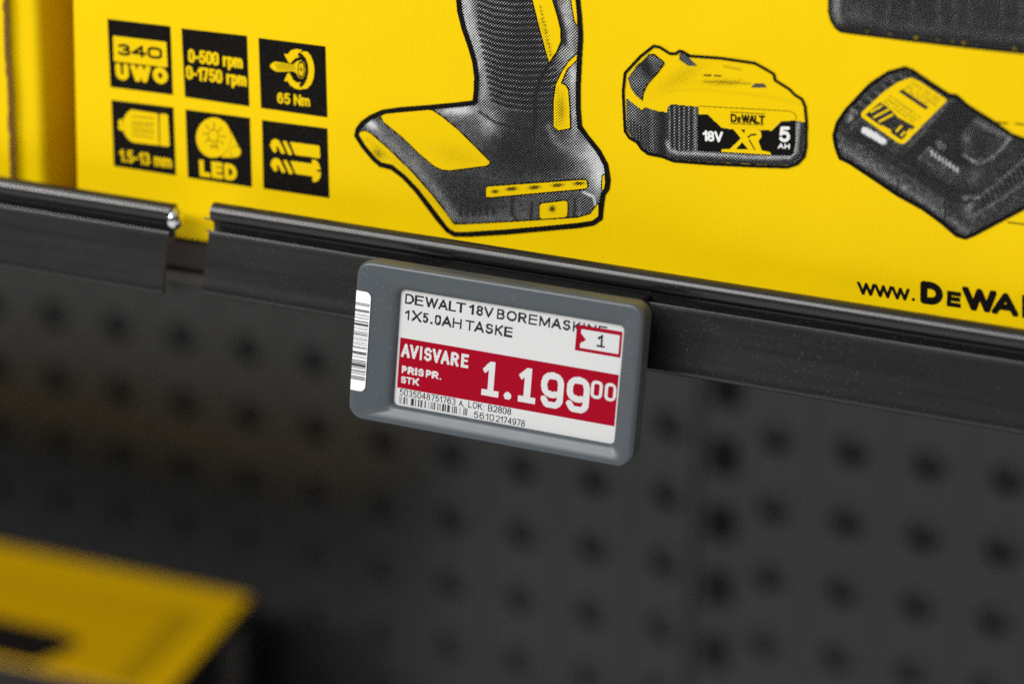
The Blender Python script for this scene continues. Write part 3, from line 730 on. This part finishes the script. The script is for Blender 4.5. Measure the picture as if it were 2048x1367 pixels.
# ------------------------------------------------------------------ label rails
def rail_profile(dz, dy):
    cy, cz, r = -.0114, -.0478, .0027
    P = [(cy+r*math.cos(math.radians(a)), cz+r*math.sin(math.radians(a))) for a in np.linspace(-10, 248, 26)]
    P += [(-.0119, -.0508), (-.0119, -.0545), (-.0147, -.0545), (-.0143, -.0529), (-.0143, -.0525), (-.01445, -.0523), (-.0147, -.0523), (-.0149, -.0527)]
    for t in np.linspace(0.06, 1, 12):
        P.append((-.0149-.0048*t-.0002*t**3, -.0527-.0151*t))
    P += [(-.01868+.00128*math.cos(math.radians(a)), -.0683+.00128*math.sin(math.radians(a))) for a in np.linspace(172, 300, 16)]
    P += [(-.0181, -.0668), (-.0150, -.0562), (-.0108, -.0557), (-.0104, -.0500), (-.0086, -.0485)]
    return [(y+dy, zz+dz) for y, zz in P]
RG = 'shelf edge label rails'
ra = thing('label_rail', 'long black shelf edge rail carrying the grey price tag', 'shelf rail', (.3, -.012, -.07), group=RG)
V, F = extrude_profile(rail_profile(0, 0), .0378, .95, 60)
part('rail_strip', V, F, M_RAIL, ra, smooth=True, sharp=.7)
# torn sliver at its left end
V, F = box(.0358, .0380, -.0136, -.0132, -.0496, -.0491); bevel(part('torn_sliver', V, F, M_RAIL, ra), .0002)
V, F = box(.0368, .0380, -.0144, -.0140, -.0528, -.0522); bevel(part('torn_sliver', V, F, M_RAIL, ra), .0002)
rb = thing('label_rail', 'short black shelf edge rail with silver rivet at its right end', 'shelf rail', (-.2, -.012, -.0725), group=RG)
Pb = rail_profile(-.0024, 0)
V, F = extrude_profile(Pb, -.6, .0250, 40)
mi = [0]*len(F); mi[-1] = 1
part('rail_strip', V, F, [M_RAIL, M_CUT], rb, midx=mi, smooth=True, sharp=.7)
def lathe(prof, axis_pt, n=28):
    V = []; F = []
    for (r, a) in prof:
        for k in range(n):
            t = 2*math.pi*k/n; V.append((axis_pt[0]+a, axis_pt[1]+r*math.cos(t), axis_pt[2]+r*math.sin(t)))
    for i in range(len(prof)-1):
        for k in range(n):
            q = (k+1) % n; F.append((i*n+k, i*n+q, (i+1)*n+q, (i+1)*n+k))
    F.append(tuple(range((len(prof)-1)*n, len(prof)*n))); F.append(tuple(reversed(range(n))))
    return V, F
prof = [(.0015, -.004), (.0015, .0006), (.0032, .0006), (.0033, .0009)]+[(.0033*math.cos(a), .0009+.0026*math.sin(a)) for a in np.linspace(.15, 1.45, 8)]
V, F = lathe(prof, (.0241, -.0112, -.0518)); part('end_rivet', V, F, M_ZINC, rb, smooth=True, sharp=.9)

# ------------------------------------------------------------------ electronic price tag
TILT = .175
tag = thing('price_tag', 'grey electronic price tag reading 1.199 on a red band, clipped to the rail', 'price tag', (.13297, -.037, -.06565), (-TILT, 0, .0005))
tag.scale = (.9877, .9877, .9877)
# frame of the tag: x right, y = depth into shelf, z up (front face at y=0)
def rrect(x0, x1, z0, z1, r, n=8):
    P = []
    for cx, cz, a0 in ((x1-r, z1-r, 0), (x0+r, z1-r, 90), (x0+r, z0+r, 180), (x1-r, z0+r, 270)):
        for k in range(n+1):
            a = math.radians(a0+90*k/n); P.append((cx+r*math.cos(a), cz+r*math.sin(a)))
    return P
OX0, OX1, OZ0, OZ1 = -.0418, .0391, -.0229, .0208
DX0, DX1, DZ0, DZ1 = -.02953, .03325, -.01762, .01412
def loops(spec):
    V = []; F = []; n = None
    for i, (P, y) in enumerate(spec):
        n = len(P); V += [(x, y, zz) for x, zz in P]
        if i:
            for j in range(n):
                k = (j+1) % n; a = (i-1)*n; F.append((a+j, i*n+j, i*n+k, a+k))
    return V, F, n
def outer(t): return rrect(OX0+t, OX1-t, OZ0+t, OZ1-t, .0042-t*.8)
def inner(t): return rrect(DX0-t, DX1+t, DZ0-t, DZ1+t, .0014+t*.55)
def lerp(t): return [(a[0]+(b[0]-a[0])*t, a[1]+(b[1]-a[1])*t) for a, b in zip(outer(.0013), inner(.0014))]
spec = [(outer(.0009), .0082), (outer(.0005), .0078), (outer(.00032), .0072), (outer(.00028), .0066), (outer(.00002), .0017), (outer(0), .0013), (outer(.00006), .0010), (outer(.00045), .00030), (outer(.00065), .00014), (outer(.0010), .00004), (outer(.0013), .00002)]
for k in range(1, 11):
    t = k/10; spec.append((lerp(t), .00002+.00095*(t**1.6)))
spec += [(inner(.0010), .00120), (inner(.0005), .00152), (inner(.0002), .00198), (inner(.00006), .0023), (inner(.00002), .0026), (inner(0), .0031)]
V, F, n = loops(spec); F = [tuple(reversed(f)) for f in F]
part('bezel', V, F, M_BEZEL, tag, smooth=True, world=False)
P = outer(.0009); V = [(x, .0082, zz) for x, zz in P]
part('back_cover', V, [tuple(range(len(P)))], M_BEZEL, tag, world=False)
# e-paper display
V = [(DX0-.0006, .0027, DZ0-.0006), (DX1+.0006, .0027, DZ0-.0006), (DX1+.0006, .0027, DZ1+.0006), (DX0-.0006, .0027, DZ1+.0006)]
disp = part('display', V, [(0, 1, 2, 3)], M_PAPER, tag, world=False)
def ep(layer):
    def f(x, y): return (DX0+(DX1-DX0)*x/296, .0027-.00005*layer, DZ1-(DZ1-DZ0)*y/152)
    return f
def epart(name, R, m, layer, parent=disp):
    V, F = R.mesh(ep(layer)); return part(name, V, F, m, parent, world=False)
def ER(x0=0, y0=0, x1=296, y1=152, step=1.0): return Raster(x0, y0, x1, y1, step)
# product name, black pixels
R = ER()
def letters(R, row, y0, y1, sw):
    for ch, a, b in row: R.text(ch, (a, y0), (b, y0), (a, y1), sw)
letters(R, [('D', 6, 17.9), ('E', 19.1, 31), ('W', 33, 50.6), ('A', 51, 64), ('L', 65.3, 74.7), ('T', 75.2, 87.8), ('1', 92.4, 99), ('8', 102.4, 111.2), ('V', 112.1, 125.2), ('B', 129.6, 140.3), ('O', 142.6, 156.3), ('R', 158.1, 169.4), ('E', 172, 183.3), ('M', 185.9, 200.2), ('A', 201.9, 214.9), ('S', 217, 226.6), ('K', 229.6, 240), ('I', 243, 245.5), ('N', 248.5, 260.5), ('E', 263, 274)], 4.6, 18, 2.5)
letters(R, [('1', 7.1, 13.7), ('X', 16.4, 29.9), ('5', 31.3, 39), ('.', 42, 44.6), ('0', 47.8, 56), ('A', 57.4, 70.6), ('H', 71.9, 84.5), ('T', 88.6, 101), ('A', 101.2, 114.4), ('S', 116.1, 126.3), ('K', 128.5, 139.2), ('E', 141.3, 152.2)], 25.5, 38.8, 2.5)
R.m[(R.X > 235.5) & (R.Y > 8.6) & (R.Y < 41)] = False
epart('product_name', R, M_EBLK, 1)
# leaflet symbol
R = ER(230, 4, 296, 46)
R.poly([(235.5, 8.5), (294.2, 8.5), (294.2, 41), (235.5, 41)])
R.poly([(241.5, 13.4), (290.6, 13.4), (290.6, 36.8), (240.8, 36.8), (240.8, 32), (247.8, 25.4), (241.5, 19)], on=False)
sym = epart('leaflet_symbol', R, M_ERED, 1)
R = ER(260, 12, 276, 36, .8); R.text('i', (262.6, 15.3), (273.0, 15.3), (262.6, 32.3), 2.6, clip=False); epart('symbol_number', R, M_EBLK, 1)
# red band and its white lettering
R = ER(); R.poly([(3, 63), (293.8, 63), (293.8, 128.6), (3, 128.6)]); band = epart('price_band', R, M_ERED, 1)
R = ER(0, 60, 296, 130)
letters(R, [('A', 5.4, 17.6), ('V', 17, 29), ('I', 30.6, 34.0), ('S', 36.4, 47.3), ('V', 47.8, 59.8), ('A', 59.5, 71.8), ('R', 73.2, 84), ('E', 86.9, 97)], 70.1, 87.6, 3.6)
letters(R, [('P', 7.5, 15), ('R', 16.3, 25.2), ('I', 26.2, 28.8), ('S', 30.1, 38.4), ('P', 40.6, 48.6), ('R', 49.2, 58.4), ('.', 60, 62.4)], 99.2, 109.3, 2.5)
letters(R, [('S', 7.4, 14.9), ('T', 15.2, 23), ('K', 23.8, 32.4)], 112.5, 122.2, 2.5)
for dx in (0, 48.6):
    R.poly([(126.4+dx, 74.4), (133+dx, 74.4), (133+dx, 111.4), (140.2+dx, 111.4), (140.2+dx, 119.2), (117.2+dx, 119.2), (117.2+dx, 111.4), (124.8+dx, 111.4), (124.8+dx, 86.2), (120.2+dx, 90.2), (116.6+dx, 84.6)])
R.ell(152.2, 114.4, 5, 5)
R.text('g', (195.2, 74.3), (225, 74.3), (195.2, 120.4), 8.2); R.text('g', (228.9, 74.3), (259, 74.3), (228.9, 120.4), 8.2)
R.text('0', (260, 75), (275, 75), (260, 98), 3.8); R.text('0', (277.8, 75), (292.6, 75), (277.8, 98), 3.8)
epart('price_lettering', R, M_PAPER, 2, band)
# article number lines and bar code
R = ER(0, 128, 296, 152, .5)
R.text('5035048751763', (7, 129.9), (83.5, 129.9), (7, 138.6), 1.0, gap=.26); R.text('A', (88, 131), (93.5, 131), (88, 138.6), 1.0); R.line([(94, 138.3), (95, 138.3)], 1.1)
R.text('LOK:', (101, 129.9), (122, 129.9), (101, 138.6), 1.0, gap=.3); R.text('B2808', (127.4, 129.9), (158.6, 129.9), (127.4, 138.6), 1.1, gap=.26)
R.text('5610', (109.2, 141.9), (136.4, 141.9), (109.2, 150.6), 1.0, gap=.28); R.text('2174978', (139, 141.9), (177.8, 141.9), (139, 150.6), 1.0, gap=.24)
epart('article_number', R, M_EBLK, 1)
R = ER(0, 138, 110, 152, .5)
for px, wd in ((127, 8), (150, 8), (195, 18), (223, 7), (240, 6), (290, 8), (312, 28), (353, 7), (395, 16), (420, 8), (433, 10), (447, 7), (487, 17), (532, 7), (562, 7), (578, 8), (592, 8), (608, 9), (622, 8), (660, 8), (685, 7), (700, 7), (735, 26), (765, 16), (805, 22), (825, 8), (865, 8), (885, 7), (900, 8), (918, 9), (968, 8), (1020, 8), (1042, 8), (1062, 9)):
    x = 7.2+(px-127)*92.4/935; ww = wd*92.4/935
    R.m |= (R.X > x-ww/2) & (R.X < x+ww/2) & (R.Y > 139.8) & (R.Y < 149.4)
epart('article_barcode', R, M_EBLK, 1)
# white bar code sticker on the left rim, wrapped over the edge
LZ0, LZ1 = -.0149, .0124; LX1 = -.0370
def sticker():
    P = []; r = .0016
    prof = [(OX0+.00025, .00052), (OX0+.00040, .00024), (OX0+.00062, .00007), (OX0+.0010, -.00003), (OX0+.0014, -.00006), (LX1-r, -.00006)]
    xs = prof+[(LX1-r+r*math.sin(a), -.00006) for a in np.linspace(.2, math.pi/2, 8)]
    V = []; F = []
    for x, y in xs:
        d = max(0, x-(LX1-r)); c = r-math.sqrt(max(0, r*r-d*d)) if d > 0 else 0
        V += [(x, y, LZ0+c), (x, y, LZ1-c)]
    for i in range(len(xs)-1): F.append((2*i, 2*i+2, 2*i+3, 2*i+1))
    return part('barcode_sticker', V, F, M_LABEL, tag, smooth=True, world=False)
stk = sticker()
V = []; F = []
t = .0
bars = []
# bars read from the top of the sticker down (position, width, as fractions of the coded stretch)
for a, wd in ((0.000, .011), (.018, .006), (.030, .006), (.086, .020), (.112, .008), (.145, .006), (.160, .006), (.185, .008), (.205, .005), (.232, .015), (.262, .024), (.290, .008), (.318, .006), (.335, .006), (.360, .006), (.378, .010), (.398, .014), (.420, .006), (.445, .006), (.462, .006), (.478, .008), (.505, .006), (.522, .006), (.540, .006), (.566, .014), (.590, .006), (.630, .022), (.656, .013), (.690, .006), (.706, .006), (.740, .010), (.756, .008), (.772, .012), (.790, .024), (.815, .012), (.836, .012), (.866, .006), (.880, .014), (.905, .006), (.920, .008), (.950, .014), (.972, .012), (.990, .010)):
    bars.append((a, wd))
zt, zb = .0092, -.0119
for a, wd in bars:
    z1 = zt+(zb-zt)*a; z0 = z1-(zt-zb)*wd
    xs = [(OX0+.00040, .00019), (OX0+.00060, .00001), (OX0+.0010, -.00008), (OX0+.0014, -.00011), (LX1-.0002, -.00011)]
    n0 = len(V)
    for x, y in xs: V += [(x, y, z0), (x, y, z1)]
    for i in range(4): F.append((n0+2*i, n0+2*i+2, n0+2*i+3, n0+2*i+1))
part('sticker_bars', V, F, M_BAR, stk, world=False)
# clip behind the tag
V, F = box(-.0245, .0335, .0080, .0225, .002, .0186); bevel(part('clip', V, F, M_CLIP, tag, world=False), .0008)

# ------------------------------------------------------------------ perforated back panels
D = .44
def perf(name, label, x0, x1, cols, rows, r, zlo, zhi, pitch):
    t = thing(name, label, 'back panel', ((x0+x1)/2, D, zlo), group='perforated back panels')
    V = []; F = []
    def q(a, b, c, d, y=D):
        n0 = len(V); V.extend([(a, y, c), (b, y, c), (b, y, d), (a, y, d)]); F.append((n0, n0+1, n0+2, n0+3))
    h = pitch/2
    xs0, xs1 = cols[0]-h, cols[-1]+h
    zs1, zs0 = rows[0]+h, rows[-1]-h
    if xs0 > x0: q(x0, xs0, zlo, zhi)
    if xs1 < x1: q(xs1, x1, zlo, zhi)
    q(max(xs0, x0), min(xs1, x1), zs1, zhi); q(max(xs0, x0), min(xs1, x1), zlo, zs0)
    n = 24
    for cx in cols:
        for cz in rows:
            n0 = len(V); lx = max(x0, cx-h); hx = min(x1, cx+h)
            for k in range(n):
                a = 2*math.pi*(k+.5)/n; c, s = math.cos(a), math.sin(a); m_ = max(abs(c), abs(s))
                V.append((min(hx, max(lx, cx+h*c/m_)), D, cz+h*s/m_))
                V.append((cx+r*c, D, cz+r*s)); V.append((cx+r*c, D+.0014, cz+r*s))
            for k in range(n):
                a = n0+3*k; b_ = n0+3*((k+1) % n)
                F.append((a, b_, b_+1, a+1)); F.append((a+1, b_+1, b_+2, a+2))
            # square corners of the cell
            for sx, sz in ((1, 1), (-1, 1), (-1, -1), (1, -1)):
                ka = [k for k in range(n) if True]
                ang = math.atan2(sz, sx) % (2*math.pi); k = int(math.floor(ang/(2*math.pi/n)-.5)); k2 = (k+1) % n
                nn = len(V); V.append((min(hx, max(lx, cx+sx*h)), D, cz+sz*h)); F.append((n0+3*(k % n), nn, n0+3*k2))
    part('panel_sheet', V, F, M_BOARD, t)
    return t
PZ = .0366
rowsL = [-.3097-.0363*k for k in range(-6, 13)]
rowsL = sorted(rowsL, reverse=True)
PL = .0363
perf('perforated_panel', 'left dark grey perforated steel back panel below the shelf', -.60, .0400, [.0278-.0370*k for k in range(0, 17)][::-1], rowsL, .0082, -.80, -.078, PL)
rowsR = sorted([-.3066-.0362*k for k in range(-6, 13)], reverse=True)
perf('perforated_panel', 'right dark grey perforated steel back panel beside the seam', .0655, .60, [.0790+.0358*k for k in range(0, 14)], rowsR, .0082, -.80, -.078, .0362)
up = thing('slotted_upright', 'dark slotted upright post in the seam between the perforated panels', 'post', (.0527, D+.004, -.80))
V, F = box(.030, .076, D+.0042, D+.0052, -.80, -.078); part('post', V, F, M_BOARD, up)
V = []; F = []
for k in range(-6, 13):
    cz = -.324-.0350*k; P = rrect(.0527-.0075, .0527+.0075, cz-.0095, cz+.0095, .004, 4); n0 = len(V)
    V += [(x, D+.0038, zz) for x, zz in P]; F.append(tuple(range(n0+len(P)-1, n0-1, -1)))
part('slot', V, F, M_SLOTSHADE, up)  # no real openings: slot shade painted as flat near-black faces
bk = thing('rear_wall', 'dark grey wall behind the perforated panels', 'wall', (0, D+.006, -.80))
V, F = box(-.8, .8, D+.006, D+.016, -.80, -.078); part('wall_sheet', V, F, M_REAR, bk)

# ------------------------------------------------------------------ lower shelf and the carton standing on it
ls = thing('store_shelf', 'lower shelf, below the frame, under the blurred yellow topped carton', 'shelf', (.1, .15, -.785))
V, F = box(-.9, 1.0, -.10, .435, -.785, -.7655); bevel(part('shelf_deck', V, F, M_SHELF, ls), .001)
lb = thing('lidded_carton', 'blurred black carton with a yellow lid on the lower shelf, bottom left', 'box', (-.30, .33, -.765))
XB, YB, ZB = -.1642, .380, -.4124
DB = .100
V = [(XB-.34, YB-.004, -.765), (XB, YB, -.765), (XB+.0063, YB-DB, -.765), (XB-.34, YB-DB-.004, -.765),
     (XB-.34, YB-.004, ZB), (XB, YB, ZB), (XB+.0063, YB-DB, ZB), (XB-.34, YB-DB-.004, ZB)]
F = [(0, 1, 2, 3), (0, 4, 5, 1), (1, 5, 6, 2), (2, 6, 7, 3), (3, 7, 4, 0), (4, 7, 6, 5)]
bevel(part('carton_body', V, F, [M_LBLK, M_LBOX], lb, midx=[0, 0, 0, 0, 0, 1]), .0015)
def lid(name, P, m, h):
    # points: (u along the back edge from the right corner, v towards the front) in metres
    V = [(XB-u+v*.063, YB-v-.0115*u*0, ZB+h) for u, v in P]
    return part(name, V, [tuple(range(len(P)))], m, lb)
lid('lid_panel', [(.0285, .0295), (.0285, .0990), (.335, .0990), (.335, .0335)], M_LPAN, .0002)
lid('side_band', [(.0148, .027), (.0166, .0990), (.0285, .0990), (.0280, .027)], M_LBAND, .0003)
lid('seam_line', [(.0285, .027), (.0285, .0295), (.335, .0335), (.335, .0310)], M_LBAND, .0003)
lid('lid_lettering', [(.057, .0725), (.063, .087), (.069, .0985), (.335, .0985), (.335, .0680), (.069, .0680)], M_LBLK, .0004)
V = [(XB+.0004, YB-.016, -.450), (XB+.0022, YB-.042, -.450), (XB+.0022, YB-.042, -.418), (XB+.0004, YB-.016, -.418)]
V = [(x+.0022, y, zz) for x, y, zz in V]
part('side_print', V, [(0, 1, 2, 3)], M_LGRY, lb)
